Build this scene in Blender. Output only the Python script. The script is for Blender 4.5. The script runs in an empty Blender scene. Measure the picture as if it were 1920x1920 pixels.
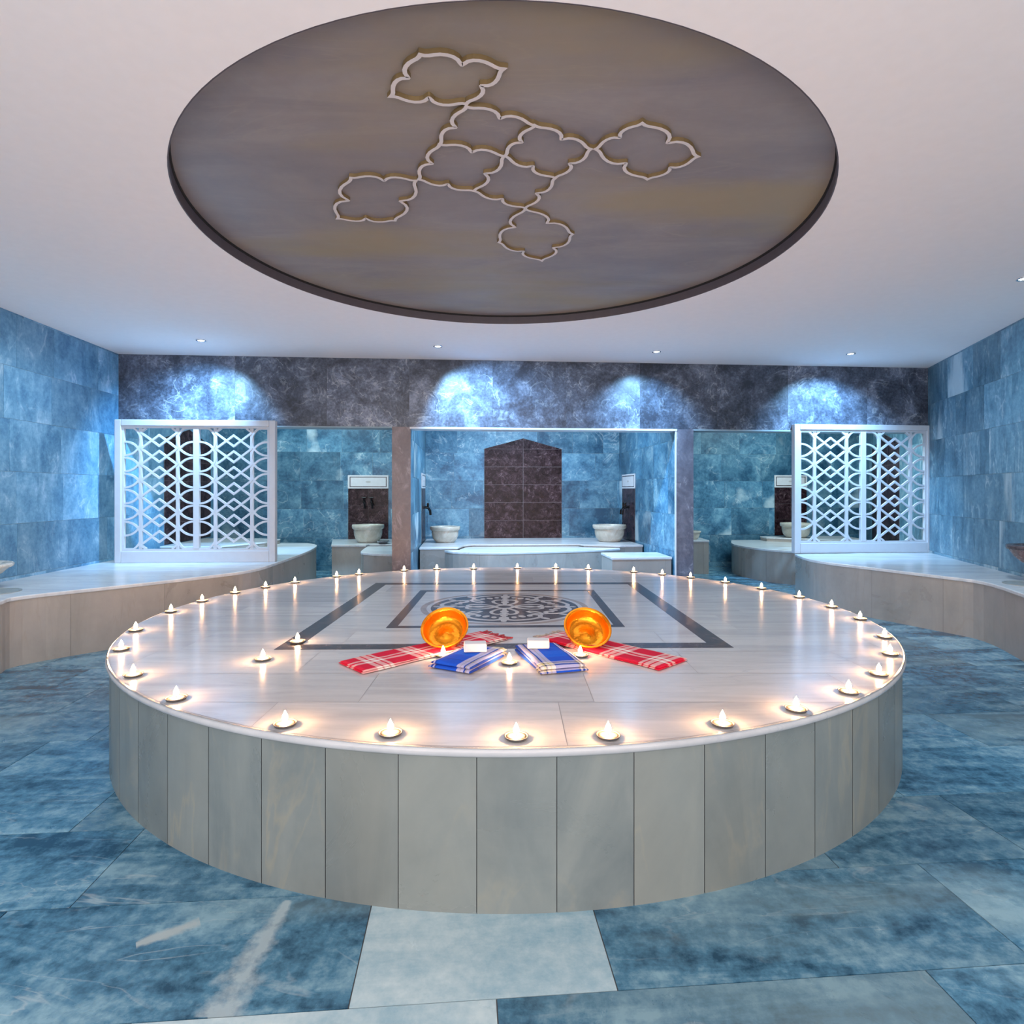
import bpy, bmesh, math, random
from mathutils import Vector, Matrix
R = random.Random(7)
SC = bpy.context.scene
COL = SC.collection

# ------------------------------------------------------------------ camera, world, lights, exposure
F, CX, YH, EYE = 1112.0, 960.0, 921.0, 1.15
cam_d = bpy.data.cameras.new('camera'); cam = bpy.data.objects.new('camera', cam_d); COL.objects.link(cam)
cam.location = (0, 0, EYE); cam.rotation_euler = (math.pi/2, 0, 0)
cam_d.sensor_width = 36; cam_d.lens = 36*F/1920; cam_d.shift_y = -(960-YH)/1920; cam_d.clip_start = .02
SC.camera = cam
W = bpy.data.worlds.new('world'); SC.world = W; W.use_nodes = True
W.node_tree.nodes['Background'].inputs[0].default_value = (.95, .95, 1, 1)
W.node_tree.nodes['Background'].inputs[1].default_value = .55
SC.view_settings.view_transform = 'Standard'; SC.view_settings.look = 'None'
SC.view_settings.gamma = 1; SC.view_settings.use_curve_mapping = False
SC.view_settings.exposure = 0.5

def light(name, kind, loc, target, energy, color, **kw):
    d = bpy.data.lights.new(name, kind); d.energy = energy; d.color = color
    for k, v in kw.items(): setattr(d, k, v)
    o = bpy.data.objects.new(name, d); COL.objects.link(o); o.location = loc
    v = Vector(target) - Vector(loc)
    o.rotation_euler = v.to_track_quat('-Z', 'Y').to_euler()
    return o
# added area fill behind the camera, no known source
light('rear_fill_light', 'AREA', (-.2, -1.35, 1.45), (-.2, 5, 3.8), 104, (1, .93, .92), shape='RECTANGLE', size=6.0, size_y=2.2)
# ceiling downlights along the lintel (blue white), aimed like the photograph's light patches
SPOT_C = (.30, .62, 1.0)
CEIL = 2.60
SPOTS = [((-2.987, 5.697), (-3.4, 6.42, 1.45), 330), ((-.741, 5.926), (.05, 6.68, 1.45), 310),
         ((1.499, 6.153), (1.45, 6.80, 1.4), 170), ((3.568, 6.248), (3.6, 6.95, 1.4), 270)]
for (x, y), t, e in SPOTS:
    light('downlight_beam', 'SPOT', (x, y, CEIL-.035), t, e, SPOT_C, spot_size=math.radians(104), spot_blend=1.0, shadow_soft_size=.03)
light('recess_fill_light', 'AREA', (-.03, 3.5, CEIL+.03), (-.03, 3.5, 0), 22, (1, .95, .96), shape='DISK', size=2.6)  # added unseen fill under the recess, no lamp hangs there
# added fill spots along the side walls, and alcove fill lights without visible fixtures
for (x, y), t, e in [((-2.9, 3.2), (-4.0, 4.2, 1.0), 75), ((-3.1, 4.7), (-4.05, 4.9, 1.0), 65), ((3.3, 4.04), (4.2, 5.0, 1.0), 105), ((2.2, 2.6), (3.3, 3.5, .6), 50), ((-2.2, 1.4), (-2.6, 2.2, 0), 60), ((2.2, 1.0), (2.3, 1.8, 0), 45)]:
    light('side_fill_beam', 'SPOT', (x, y, CEIL-.035), t, e*.9, (.72, .88, 1), spot_size=math.radians(115), spot_blend=1, shadow_soft_size=.2)
for x, y, e in [(-2.6, 7.6, 38), (.2, 7.5, 74), (3.9, 8.0, 38)]:
    light('alcove_fill_light', 'AREA', (x, y, 2.55), (x, y, 0), e, (.60, .80, 1) if 0 < x < 1 else (.72, .93, .96), shape='RECTANGLE', size=1.2, size_y=.8)

# ------------------------------------------------------------------ helpers
def empty(name, loc=(0, 0, 0), rz=0):
    o = bpy.data.objects.new(name, None); COL.objects.link(o); o.location = loc; o.rotation_euler = (0, 0, rz)
    o.empty_display_size = .05
    return o
def tag(o, label=None, cat=None, group=None, kind=None):
    if label: o['label'] = label
    if cat: o['category'] = cat
    if group: o['group'] = group
    if kind: o['kind'] = kind
    return o
def thing(name, label, cat, loc, rz=0, group=None): return tag(empty(name, loc, rz), label, cat, group)
def obj(name, bm, mats, parent=None, org=(0, 0, 0), smooth=False, bevel=0):
    """Link bm as ONE mesh; bm is in world space and org is subtracted (the parent's place)."""
    if any(org): bmesh.ops.translate(bm, verts=bm.verts, vec=-Vector(org))
    bmesh.ops.recalc_face_normals(bm, faces=bm.faces)
    me = bpy.data.meshes.new(name); bm.to_mesh(me); bm.free()
    for m in (mats if isinstance(mats, (list, tuple)) else [mats]): me.materials.append(m)
    if smooth:
        for p in me.polygons: p.use_smooth = True
    o = bpy.data.objects.new(name, me); COL.objects.link(o)
    if parent: o.parent = parent
    elif any(org): o.location = org
    if bevel:
        md = o.modifiers.new('bevel', 'BEVEL'); md.width = bevel; md.segments = 2; md.limit_method = 'ANGLE'; md.angle_limit = math.radians(40)
    return o
def struct(name, bm, mats, **k): return tag(obj(name, bm, mats, **k), kind='structure')
def dup(root, loc, label=None, group=None, rz=None):
    r = root.copy(); COL.objects.link(r); r.location = loc
    if rz is not None: r.rotation_euler = (0, 0, rz)
    if label: r['label'] = label
    if group: r['group'] = group
    for ch in list(root.children):
        c = ch.copy(); COL.objects.link(c); c.parent = r
        for g in ch.children:
            d = g.copy(); COL.objects.link(d); d.parent = c
    return r
def box(bm, a, b, frame=None, mi=0):
    """axis box from corner a to b; frame maps (x,y,z)->world"""
    f = frame or (lambda x, y, z: Vector((x, y, z)))
    vs = [bm.verts.new(f(x, y, z)) for x in (a[0], b[0]) for y in (a[1], b[1]) for z in (a[2], b[2])]
    fs = []
    for q in ((0, 1, 3, 2), (4, 6, 7, 5), (0, 4, 5, 1), (2, 3, 7, 6), (0, 2, 6, 4), (1, 5, 7, 3)):
        fc = bm.faces.new([vs[i] for i in q]); fc.material_index = mi; fs.append(fc)
    return fs
def prism(bm, poly, z0, z1, lay=None, col=None, mi=0):
    lo = [bm.verts.new((x, y, z0)) for x, y in poly]; hi = [bm.verts.new((x, y, z1)) for x, y in poly]
    n = len(poly); fs = [bm.faces.new(lo[::-1]), bm.faces.new(hi)]
    for i in range(n): fs.append(bm.faces.new((lo[i], lo[(i+1) % n], hi[(i+1) % n], hi[i])))
    for f in fs:
        f.material_index = mi
        if lay and col:
            for l in f.loops: l[lay] = col
    return fs
def lathe(bm, prof, n=48, c=(0, 0, 0)):
    rings = []
    for r, z in prof:
        if r < 1e-6: rings.append([bm.verts.new((c[0], c[1], c[2]+z))])
        else: rings.append([bm.verts.new((c[0]+r*math.cos(2*math.pi*i/n), c[1]+r*math.sin(2*math.pi*i/n), c[2]+z)) for i in range(n)])
    for a, b in zip(rings, rings[1:]):
        for i in range(n):
            j = (i+1) % n
            if len(a) == 1 and len(b) == 1: continue
            if len(a) == 1: bm.faces.new((a[0], b[j], b[i]))
            elif len(b) == 1: bm.faces.new((a[i], a[j], b[0]))
            else: bm.faces.new((a[i], a[j], b[j], b[i]))
def tube(bm, pts, rad, n=8):
    pts = [Vector(p) for p in pts]; prev = None; rings = []
    for i, p in enumerate(pts):
        d = (pts[min(i+1, len(pts)-1)]-pts[max(i-1, 0)]).normalized()
        a = Vector((0, 0, 1)) if abs(d.z) < .9 else Vector((1, 0, 0))
        s = d.cross(a).normalized(); t = s.cross(d).normalized()
        r = rad[i] if isinstance(rad, (list, tuple)) else rad
        rings.append([bm.verts.new(p+(s*math.cos(2*math.pi*k/n)+t*math.sin(2*math.pi*k/n))*r) for k in range(n)])
    for a, b in zip(rings, rings[1:]):
        for k in range(n): bm.faces.new((a[k], a[(k+1) % n], b[(k+1) % n], b[k]))
    bm.faces.new(rings[0][::-1]); bm.faces.new(rings[-1])
def ribbon(bm, pts, wid, h0, h1, f, closed=False):
    """flat band along 2-D pts, from height h0 to h1; f(x,y,h)->world. wid: number or list"""
    n = len(pts); L, Rr = [], []
    for i in range(n):
        a = pts[(i-1) % n] if (closed or i > 0) else pts[i]; b = pts[(i+1) % n] if (closed or i < n-1) else pts[i]
        p = pts[i]
        d1 = Vector((p[0]-a[0], p[1]-a[1])); d2 = Vector((b[0]-p[0], b[1]-p[1]))
        d1 = d1.normalized() if d1.length > 1e-9 else d2.normalized(); d2 = d2.normalized() if d2.length > 1e-9 else d1
        t = d1+d2
        t = t.normalized() if t.length > 1e-6 else d1
        nn = Vector((-t.y, t.x)); m = 1/max(.45, abs(nn.dot(Vector((-d1.y, d1.x)))))
        w = (wid[i] if isinstance(wid, (list, tuple)) else wid)*.5*m
        L.append((p[0]+nn.x*w, p[1]+nn.y*w)); Rr.append((p[0]-nn.x*w, p[1]-nn.y*w))
    V = [[bm.verts.new(f(q[0], q[1], h)) for q in S] for S in (L, Rr) for h in (h0, h1)]
    l0, l1, r0, r1 = V
    for i in range(n if closed else n-1):
        j = (i+1) % n
        bm.faces.new((l0[i], l0[j], r0[j], r0[i])); bm.faces.new((l1[i], r1[i], r1[j], l1[j]))
        bm.faces.new((l0[i], l1[i], l1[j], l0[j])); bm.faces.new((r0[i], r0[j], r1[j], r1[i]))
    if not closed:
        for i in (0, n-1): bm.faces.new((l0[i], r0[i], r1[i], l1[i]))

def unp(px, py, z):
    Y = (EYE-z)*F/(py-YH); return ((px-CX)/F*Y, Y)

# back wall frame: O left corner, u along the wall to the right, n away from the viewer
O = Vector((-4.161, 6.27)); AL = math.atan(.0784); CU, SU = math.cos(AL), math.sin(AL)
def Pf(u, n, z): return Vector((O.x+u*CU-n*SU, O.y+u*SU+n*CU, z))
def u_at(px, n):
    t = (px-CX)/F; return (t*(O.y+n*CU)-O.x+n*SU)/(CU-t*SU)
def z_at(py, Y): return EYE-(py-YH)*Y/F
LW = u_at(1740, 0)
NB = 2.5           # depth of the alcoves
RCX, RCY = Pf(LW, 0, 0).x, Pf(LW, 0, 0).y
RD = Vector((.306, 1)).normalized()
def Pr(d, m, z):   # right wall frame: d along the wall away from viewer, m into the room
    return Vector((RCX+RD.x*d-RD.y*m, RCY+RD.y*d+RD.x*m, z))
def Pl(d, m, z):   # left wall frame: d away from the viewer, m into the room
    return Pf(m, d, z)

# ------------------------------------------------------------------ materials
def new_mat(name):
    m = bpy.data.materials.new(name); m.use_nodes = True
    return m, m.node_tree, m.node_tree.nodes['Principled BSDF']
def N(t, typ, **kw):
    n = t.nodes.new(typ)
    for k, v in kw.items(): setattr(n, k, v)
    return n
def ramp(t, stops, fac=None, interp='LINEAR'):
    r = N(t, 'ShaderNodeValToRGB'); r.color_ramp.interpolation = interp
    e = r.color_ramp.elements
    while len(e) < len(stops): e.new(.5)
    for i, (p, c) in enumerate(stops):
        e[i].position = p; e[i].color = (*c, 1) if len(c) == 3 else c
    if fac is not None: t.links.new(fac, r.inputs[0])
    return r
def mix(t, mode, fac, a, b):
    m = N(t, 'ShaderNodeMix', data_type='RGBA', blend_type=mode)
    for s, v in ((0, fac), (6, a), (7, b)):
        if hasattr(v, 'default_value') or hasattr(v, 'is_linked'): t.links.new(v, m.inputs[s])
        elif isinstance(v, (int, float)): m.inputs[s].default_value = v
        else: m.inputs[s].default_value = (*v, 1)
    return m.outputs[2]
def math_(t, op, a, b=None, c=None):
    m = N(t, 'ShaderNodeMath', operation=op)
    for i, v in enumerate((a, b, c)):
        if v is None: continue
        if isinstance(v, (int, float)): m.inputs[i].default_value = v
        else: t.links.new(v, m.inputs[i])
    return m.outputs[0]
def stone(name, dark, mid, light_, vein, scale=2.0, rough=.3, streak=(1, 1, 1), streak_rot=(0, 0, 0), streak_amt=.5, vein_w=.03, vein_amt=.6,
          tone=(.75, 1.25), bump=.04, contrast=(.32, .5, .68), pale=None, fine=.5, blotch=None, spec=.5):
    m, t, b = new_mat(name)
    tc = N(t, 'ShaderNodeTexCoord'); at = N(t, 'ShaderNodeAttribute', attribute_name='tile')
    off = N(t, 'ShaderNodeVectorMath', operation='MULTIPLY'); t.links.new(at.outputs['Color'], off.inputs[0]); off.inputs[1].default_value = (13, 17, 19)
    add = N(t, 'ShaderNodeVectorMath', operation='ADD'); t.links.new(tc.outputs['Object'], add.inputs[0]); t.links.new(off.outputs[0], add.inputs[1])
    co = add.outputs[0]
    mp = N(t, 'ShaderNodeMapping'); t.links.new(co, mp.inputs[0]); mp.inputs['Rotation'].default_value = streak_rot; mp.inputs['Scale'].default_value = streak
    n1 = N(t, 'ShaderNodeTexNoise'); t.links.new(co, n1.inputs['Vector']); n1.inputs['Scale'].default_value = scale; n1.inputs['Detail'].default_value = 9; n1.inputs['Roughness'].default_value = .62; n1.inputs['Distortion'].default_value = .8
    n2 = N(t, 'ShaderNodeTexNoise'); t.links.new(mp.outputs[0], n2.inputs['Vector']); n2.inputs['Scale'].default_value = scale*1.3; n2.inputs['Detail'].default_value = 8; n2.inputs['Roughness'].default_value = .6; n2.inputs['Distortion'].default_value = 1.2
    n3 = N(t, 'ShaderNodeTexNoise'); t.links.new(mp.outputs[0], n3.inputs['Vector']); n3.inputs['Scale'].default_value = scale*1.1; n3.inputs['Detail'].default_value = 5; n3.inputs['Distortion'].default_value = 1.8
    n4 = N(t, 'ShaderNodeTexNoise'); t.links.new(co, n4.inputs['Vector']); n4.inputs['Scale'].default_value = scale*14; n4.inputs['Detail'].default_value = 6; n4.inputs['Roughness'].default_value = .7
    f = N(t, 'ShaderNodeMix', data_type='FLOAT'); f.inputs[0].default_value = streak_amt; t.links.new(n1.outputs[0], f.inputs[2]); t.links.new(n2.outputs[0], f.inputs[3])
    ff = math_(t, 'ADD', f.outputs[0], math_(t, 'MULTIPLY', math_(t, 'SUBTRACT', n4.outputs[0], .5), fine*.35))
    base = ramp(t, [(contrast[0], dark), (contrast[1], mid), (contrast[2], light_)], ff).outputs[0]
    v = math_(t, 'ABSOLUTE', math_(t, 'SUBTRACT', n3.outputs[0], .5))
    vm = ramp(t, [(0, (1, 1, 1)), (vein_w, (0, 0, 0))], v).outputs[0]
    vmask = ramp(t, [(.45, (0, 0, 0)), (.62, (1, 1, 1))], n1.outputs[0]).outputs[0]
    va = math_(t, 'MULTIPLY', math_(t, 'MULTIPLY', vm, vmask), vein_amt)
    c = mix(t, 'MIX', va, base, vein)
    if blotch:
        n5 = N(t, 'ShaderNodeTexNoise'); t.links.new(mp.outputs[0], n5.inputs['Vector']); n5.inputs['Scale'].default_value = scale*.6; n5.inputs['Detail'].default_value = 6
        bm_ = ramp(t, [(blotch[2] if len(blotch) > 2 else .47, (0, 0, 0)), (blotch[3] if len(blotch) > 2 else .66, (1, 1, 1))], n5.outputs[0]).outputs[0]
        c = mix(t, 'MIX', math_(t, 'MULTIPLY', bm_, blotch[1]), c, blotch[0])
    sep = N(t, 'ShaderNodeSeparateColor'); t.links.new(at.outputs['Color'], sep.inputs[0])
    if pale:   # slabs whose tone is above .9 are cut from paler stone
        pm = ramp(t, [(.88, (0, 0, 0)), (.92, (1, 1, 1))], sep.outputs[0]).outputs[0]
        pc = ramp(t, [(.35, pale[0]), (.65, pale[1])], ff).outputs[0]
        c = mix(t, 'MIX', pm, c, pc)
    mr = N(t, 'ShaderNodeMapRange'); t.links.new(sep.outputs[0], mr.inputs[0]); mr.inputs[3].default_value = tone[0]; mr.inputs[4].default_value = tone[1]
    cmb = N(t, 'ShaderNodeCombineColor')
    for i in range(3): t.links.new(mr.outputs[0], cmb.inputs[i])
    c = mix(t, 'MULTIPLY', 1.0, c, cmb.outputs[0])
    t.links.new(c, b.inputs['Base Color'])
    b.inputs['Roughness'].default_value = rough; b.inputs['Specular IOR Level'].default_value = spec
    rr = N(t, 'ShaderNodeMapRange'); t.links.new(n1.outputs[0], rr.inputs[0]); rr.inputs[1].default_value = .3; rr.inputs[2].default_value = .7; rr.inputs[3].default_value = rough*.8; rr.inputs[4].default_value = rough*1.25
    t.links.new(rr.outputs[0], b.inputs['Roughness'])
    bp = N(t, 'ShaderNodeBump'); bp.inputs['Strength'].default_value = bump; bp.inputs['Distance'].default_value = .01; t.links.new(n4.outputs[0], bp.inputs['Height']); t.links.new(bp.outputs[0], b.inputs['Normal'])
    return m
def plain(name, c, rough=.5, metal=0, noise=.06, spec=.5):
    m, t, b = new_mat(name)
    tc = N(t, 'ShaderNodeTexCoord'); n = N(t, 'ShaderNodeTexNoise'); t.links.new(tc.outputs['Object'], n.inputs['Vector']); n.inputs['Scale'].default_value = 18; n.inputs['Detail'].default_value = 4
    r = ramp(t, [(.3, [x*(1-noise) for x in c]), (.7, [min(1, x*(1+noise)) for x in c])], n.outputs[0])
    t.links.new(r.outputs[0], b.inputs['Base Color']); b.inputs['Roughness'].default_value = rough; b.inputs['Metallic'].default_value = metal; b.inputs['Specular IOR Level'].default_value = spec
    return m

M_WALL = stone('blue_marble_wall', (.05, .155, .275), (.125, .285, .43), (.27, .45, .60), (.55, .68, .78), scale=2.0, rough=.38, vein_w=.018, vein_amt=.5, tone=(.72, 1.3), fine=1.0, streak=(1.6, 1.6, .7), contrast=(.37, .5, .66))
M_WALLR = stone('teal_marble_wall', (.045, .13, .205), (.105, .24, .335), (.235, .40, .495), (.55, .66, .70), scale=2.0, rough=.38, vein_w=.022, vein_amt=.7, tone=(.72, 1.3), fine=1.0, streak=(2.0, 2.0, .5), contrast=(.37, .5, .66), blotch=((.50, .62, .66), .8, .59, .67))
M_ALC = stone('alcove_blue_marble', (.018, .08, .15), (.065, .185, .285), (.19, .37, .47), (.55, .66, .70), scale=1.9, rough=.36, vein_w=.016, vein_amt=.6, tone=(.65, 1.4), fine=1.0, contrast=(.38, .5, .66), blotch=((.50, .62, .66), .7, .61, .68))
M_LINT = stone('dark_grey_marble', (.031, .036, .051), (.083, .098, .135), (.22, .25, .32), (.58, .60, .62), scale=2.8, rough=.34, vein_w=.02, vein_amt=.45, tone=(.8, 1.25), fine=1.3, contrast=(.40, .53, .68))
M_BROWN = stone('brown_marble', (.010, .004, .006), (.029, .013, .017), (.11, .065, .075), (.28, .19, .2), scale=9, rough=.3, vein_w=.03, vein_amt=.5, tone=(.85, 1.2), fine=1.8, contrast=(.40, .53, .68), spec=.2)
M_PIERL = stone('mauve_marble', (.09, .065, .07), (.165, .125, .13), (.27, .22, .225), (.5, .44, .44), scale=3, rough=.35, streak=(1, 1, .5), vein_w=.02, vein_amt=.6, tone=(.95, 1.05))
M_PIERR = stone('slate_marble', (.06, .058, .078), (.125, .12, .15), (.23, .22, .26), (.48, .46, .48), scale=3, rough=.35, streak=(1, 1, .5), vein_w=.02, vein_amt=.6, tone=(.95, 1.05))
M_FLOOR = stone('blue_floor_marble', (.013, .064, .118), (.074, .205, .31), (.25, .42, .50), (.50, .57, .58), scale=1.5, rough=.25, streak=(.6, 2.6, 1), streak_rot=(0, 0, math.radians(-52)), streak_amt=.6, vein_w=.012, vein_amt=.5, tone=(.72, 1.3), fine=1.35, contrast=(.38, .5, .64), pale=((.20, .32, .38), (.42, .50, .51)), bump=.07, blotch=((.26, .38, .41), .5, .55, .68))
M_MARB = stone('white_marble', (.44, .44, .45), (.53, .525, .53), (.60, .59, .59), (.36, .37, .40), scale=1.6, rough=.15, streak=(.5, 4, 1), streak_amt=.85, vein_w=.015, vein_amt=.5, tone=(.92, 1.06), fine=.35, bump=.012)
M_BENCHTOP = stone('bench_top_marble', (.50, .525, .55), (.60, .62, .64), (.69, .70, .71), (.42, .44, .46), scale=1.3, rough=.2, streak=(.6, 4, 1), streak_amt=.85, vein_w=.02, vein_amt=.6, tone=(.96, 1.04), fine=.3, bump=.012)
M_FACE = stone('beige_marble_panel', (.27, .25, .225), (.345, .315, .285), (.41, .37, .335), (.30, .25, .19), scale=1.4, rough=.3, streak=(2, 2, .5), vein_w=.02, vein_amt=.3, tone=(.9, 1.1), fine=.4, bump=.02)
M_DRUM = stone('grey_green_marble_panel', (.165, .19, .188), (.215, .237, .226), (.27, .285, .262), (.40, .34, .23), scale=1.3, rough=.3, streak=(2.2, 2.2, .7), streak_amt=.6, vein_w=.03, vein_amt=.35, tone=(.88, 1.1), fine=.25, bump=.015, contrast=(.36, .5, .66), blotch=((.235, .22, .175), .4))
M_RECESS = stone('ceiling_marble', (.20, .175, .185), (.235, .203, .203), (.275, .24, .23), (.36, .31, .25), scale=.9, rough=.5, streak=(.8, 2.6, 1), streak_rot=(0, 0, math.radians(35)), streak_amt=.7, vein_w=.012, vein_amt=.35, tone=(1, 1), fine=.5, bump=.01, contrast=(.38, .5, .63), blotch=((.30, .235, .14), .85, .46, .62))
M_BASIN = stone('basin_marble', (.42, .38, .30), (.55, .52, .45), (.66, .64, .58), (.45, .33, .22), scale=5, rough=.25, vein_w=.04, vein_amt=.5, tone=(1, 1), fine=.3)
M_REDM = stone('red_marble', (.07, .04, .04), (.14, .085, .085), (.25, .17, .17), (.45, .33, .33), scale=9, rough=.25, tone=(1, 1))
M_DARK = stone('charcoal_granite', (.04, .033, .036), (.075, .062, .068), (.13, .11, .12), (.2, .18, .19), scale=20, rough=.22, vein_amt=.2, tone=(1, 1), fine=1, bump=.01, spec=.3)
M_TAN = stone('tan_inlay_marble', (.27, .22, .2), (.34, .28, .26), (.41, .35, .32), (.3, .25, .24), scale=6, rough=.18, tone=(1, 1), bump=.01)
M_PALE = stone('pale_inlay_marble', (.43, .42, .43), (.50, .49, .50), (.57, .56, .56), (.4, .4, .4), scale=6, rough=.18, tone=(1, 1), bump=.01)
M_GROUT = plain('pale_grout', (.26, .34, .38), .8)
M_GROUTD = plain('dark_grout', (.10, .105, .11), .85)
M_CEIL = plain('ceiling_paint', (.90, .835, .81), .75, noise=.012, spec=.2)
M_WHITE = plain('white_paint', (.52, .55, .60), .4, noise=.02)
M_STRIP = plain('ivory_relief', (.66, .59, .565), .5, noise=.03)
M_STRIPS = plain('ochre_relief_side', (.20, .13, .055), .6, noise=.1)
M_TRIM = plain('white_trim_marble', (.62, .62, .64), .35, noise=.04)
M_CHROME = plain('brushed_steel', (.7, .7, .72), .25, 1)
M_BLACK = plain('black_bronze', (.012, .011, .012), .35, .6)
M_ALU = plain('aluminium_cup', (.16, .155, .155), .5, .3)
M_WAX = plain('white_wax', (.17, .13, .10), .5)
M_SOAP = plain('white_soap', (.66, .64, .64), .45, noise=.02)
M_GREY = plain('grey_drain_stone', (.26, .30, .31), .4)
def emis(name, c, s):
    m, t, b = new_mat(name); b.inputs['Base Color'].default_value = (*c, 1); b.inputs['Emission Color'].default_value = (*c, 1); b.inputs['Emission Strength'].default_value = s
    return m
M_FLAME = emis('candle_flame', (1, .52, .23), 300)
M_LENS = emis('lamp_lens', (.85, .93, 1), 30)
def gold():
    m, t, b = new_mat('orange_brass')
    tc = N(t, 'ShaderNodeTexCoord'); n = N(t, 'ShaderNodeTexNoise'); t.links.new(tc.outputs['Object'], n.inputs['Vector']); n.inputs['Scale'].default_value = 14; n.inputs['Detail'].default_value = 5
    r = ramp(t, [(.35, (.66, .21, .005)), (.65, (.82, .32, .012))], n.outputs[0]); t.links.new(r.outputs[0], b.inputs['Base Color'])
    b.inputs['Metallic'].default_value = .75; b.inputs['Roughness'].default_value = .24
    v = N(t, 'ShaderNodeTexVoronoi'); t.links.new(tc.outputs['Object'], v.inputs['Vector']); v.inputs['Scale'].default_value = 90
    bp = N(t, 'ShaderNodeBump'); bp.inputs['Strength'].default_value = .15; bp.inputs['Distance'].default_value = .004; t.links.new(v.outputs['Distance'], bp.inputs['Height']); t.links.new(bp.outputs[0], b.inputs['Normal'])
    return m
M_GOLD = gold()
def plaid(name, sx, sy, px, py, ox=5.0, oy=5.0):
    """two sets of woven stripes in object space: sx along x with period px, sy along y with period py"""
    m, t, b = new_mat(name)
    tc = N(t, 'ShaderNodeTexCoord'); sep = N(t, 'ShaderNodeSeparateXYZ'); t.links.new(tc.outputs['Object'], sep.inputs[0])
    fx = math_(t, 'FRACT', math_(t, 'DIVIDE', math_(t, 'ADD', sep.outputs[0], ox), px)); fy = math_(t, 'FRACT', math_(t, 'DIVIDE', math_(t, 'ADD', sep.outputs[1], oy), py))
    a = ramp(t, sx, fx, 'CONSTANT').outputs[0]; c = ramp(t, sy, fy, 'CONSTANT').outputs[0]
    col = mix(t, 'MIX', .5, a, c)
    w = N(t, 'ShaderNodeTexWave'); t.links.new(tc.outputs['Object'], w.inputs['Vector']); w.inputs['Scale'].default_value = 120; w.inputs['Distortion'].default_value = 1
    col = mix(t, 'MULTIPLY', .18, col, w.outputs[0])
    t.links.new(col, b.inputs['Base Color']); b.inputs['Roughness'].default_value = .85; b.inputs['Specular IOR Level'].default_value = .2
    n = N(t, 'ShaderNodeTexNoise'); t.links.new(tc.outputs['Object'], n.inputs['Vector']); n.inputs['Scale'].default_value = 45
    bp = N(t, 'ShaderNodeBump'); bp.inputs['Strength'].default_value = .3; bp.inputs['Distance'].default_value = .006; t.links.new(n.outputs[0], bp.inputs['Height']); t.links.new(bp.outputs[0], b.inputs['Normal'])
    return m
RED, WHT, DRD = (.60, .010, .045), (.80, .72, .68), (.30, .005, .02)
M_RED = plaid('red_plaid_cotton', [(0, RED), (.40, WHT), (.52, RED), (.56, WHT), (.68, RED), (.72, WHT), (.80, RED)], [(0, RED), (.06, WHT), (.12, RED), (.44, WHT), (.50, RED), (.54, WHT), (.64, RED), (.92, WHT)], .20, .25)
BLU, BL2, YEL, NAV = (.010, .085, .58), (.01, .14, .72), (.72, .60, .20), (.02, .03, .12)
M_BLUE = plaid('blue_plaid_cotton', [(0, BLU), (.20, NAV), (.215, BLU), (.40, BL2), (.62, BLU), (.80, WHT), (.83, NAV), (.85, YEL), (.88, WHT), (.91, NAV), (.94, WHT), (.97, BLU)], [(0, NAV), (.03, WHT), (.08, YEL), (.11, NAV), (.14, WHT), (.19, YEL), (.21, WHT), (.27, BLU), (.66, NAV), (.69, WHT), (.72, NAV), (.76, WHT), (.79, NAV)], .37, .25, .18, .10)

# ------------------------------------------------------------------ tiled surfaces
def clip(poly, a, b, c):
    """keep a*x+b*y<=c"""
    out = []
    for i in range(len(poly)):
        p, q = poly[i], poly[(i+1) % len(poly)]; dp = a*p[0]+b*p[1]-c; dq = a*q[0]+b*q[1]-c
        if dp <= 0: out.append(p)
        if dp*dq < 0: s = dp/(dp-dq); out.append((p[0]+(q[0]-p[0])*s, p[1]+(q[1]-p[1])*s))
    return out
def tile_face(bm, lay, poly, frame, gap, proud, tone, rnd):
    if len(poly) < 3: return
    cx = sum(p[0] for p in poly)/len(poly); cy = sum(p[1] for p in poly)/len(poly)
    ins = []
    for p in poly:
        dx, dy = cx-p[0], cy-p[1]
        ins.append((p[0]+math.copysign(min(gap, abs(dx)), dx), p[1]+math.copysign(min(gap, abs(dy)), dy)))
    top = [bm.verts.new(frame(x, y, proud)) for x, y in ins]; bot = [bm.verts.new(frame(x, y, -.004)) for x, y in ins]
    fs = [bm.faces.new(top)]
    for i in range(len(top)):
        j = (i+1) % len(top); fs.append(bm.faces.new((top[i], bot[i], bot[j], top[j])))
    col = (tone, rnd.random(), rnd.random(), 1)
    for f in fs:
        f.material_index = 0
        for l in f.loops: l[lay] = col
def tiles(bm, lay, x0, x1, y0, y1, frame, rows, wmin, wmax, rnd, gap=.0012, proud=.002, forced=None, minw=.1):
    """rows: list of row edges in y"""
    for r in range(len(rows)-1):
        a, b = max(rows[r], y0), min(rows[r+1], y1)
        if b-a < .01: continue
        x = x0 - rnd.uniform(0, wmax)
        fr = (forced or {}).get(r)
        cuts = []
        while x < x1:
            w = rnd.uniform(wmin, wmax); cuts.append((x, x+w, rnd.uniform(.05, .86))); x += w
        if fr:
            cuts = [q for q in cuts if q[1] <= fr[0][0] or q[0] >= fr[-1][1]]
            le = max([q[1] for q in cuts if q[1] <= fr[0][0]], default=x0); ri = min([q[0] for q in cuts if q[0] >= fr[-1][1]], default=x1)
            if fr[0][0] > le: cuts.append((le, fr[0][0], .4))
            if ri > fr[-1][1]: cuts.append((fr[-1][1], ri, .5))
            cuts += fr
        for p, q, tn in cuts:
            p, q = max(p, x0), min(q, x1)
            if q-p < .004: continue
            tile_face(bm, lay, [(p, a), (q, a), (q, b), (p, b)], frame, gap, proud, tn, rnd)
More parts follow.
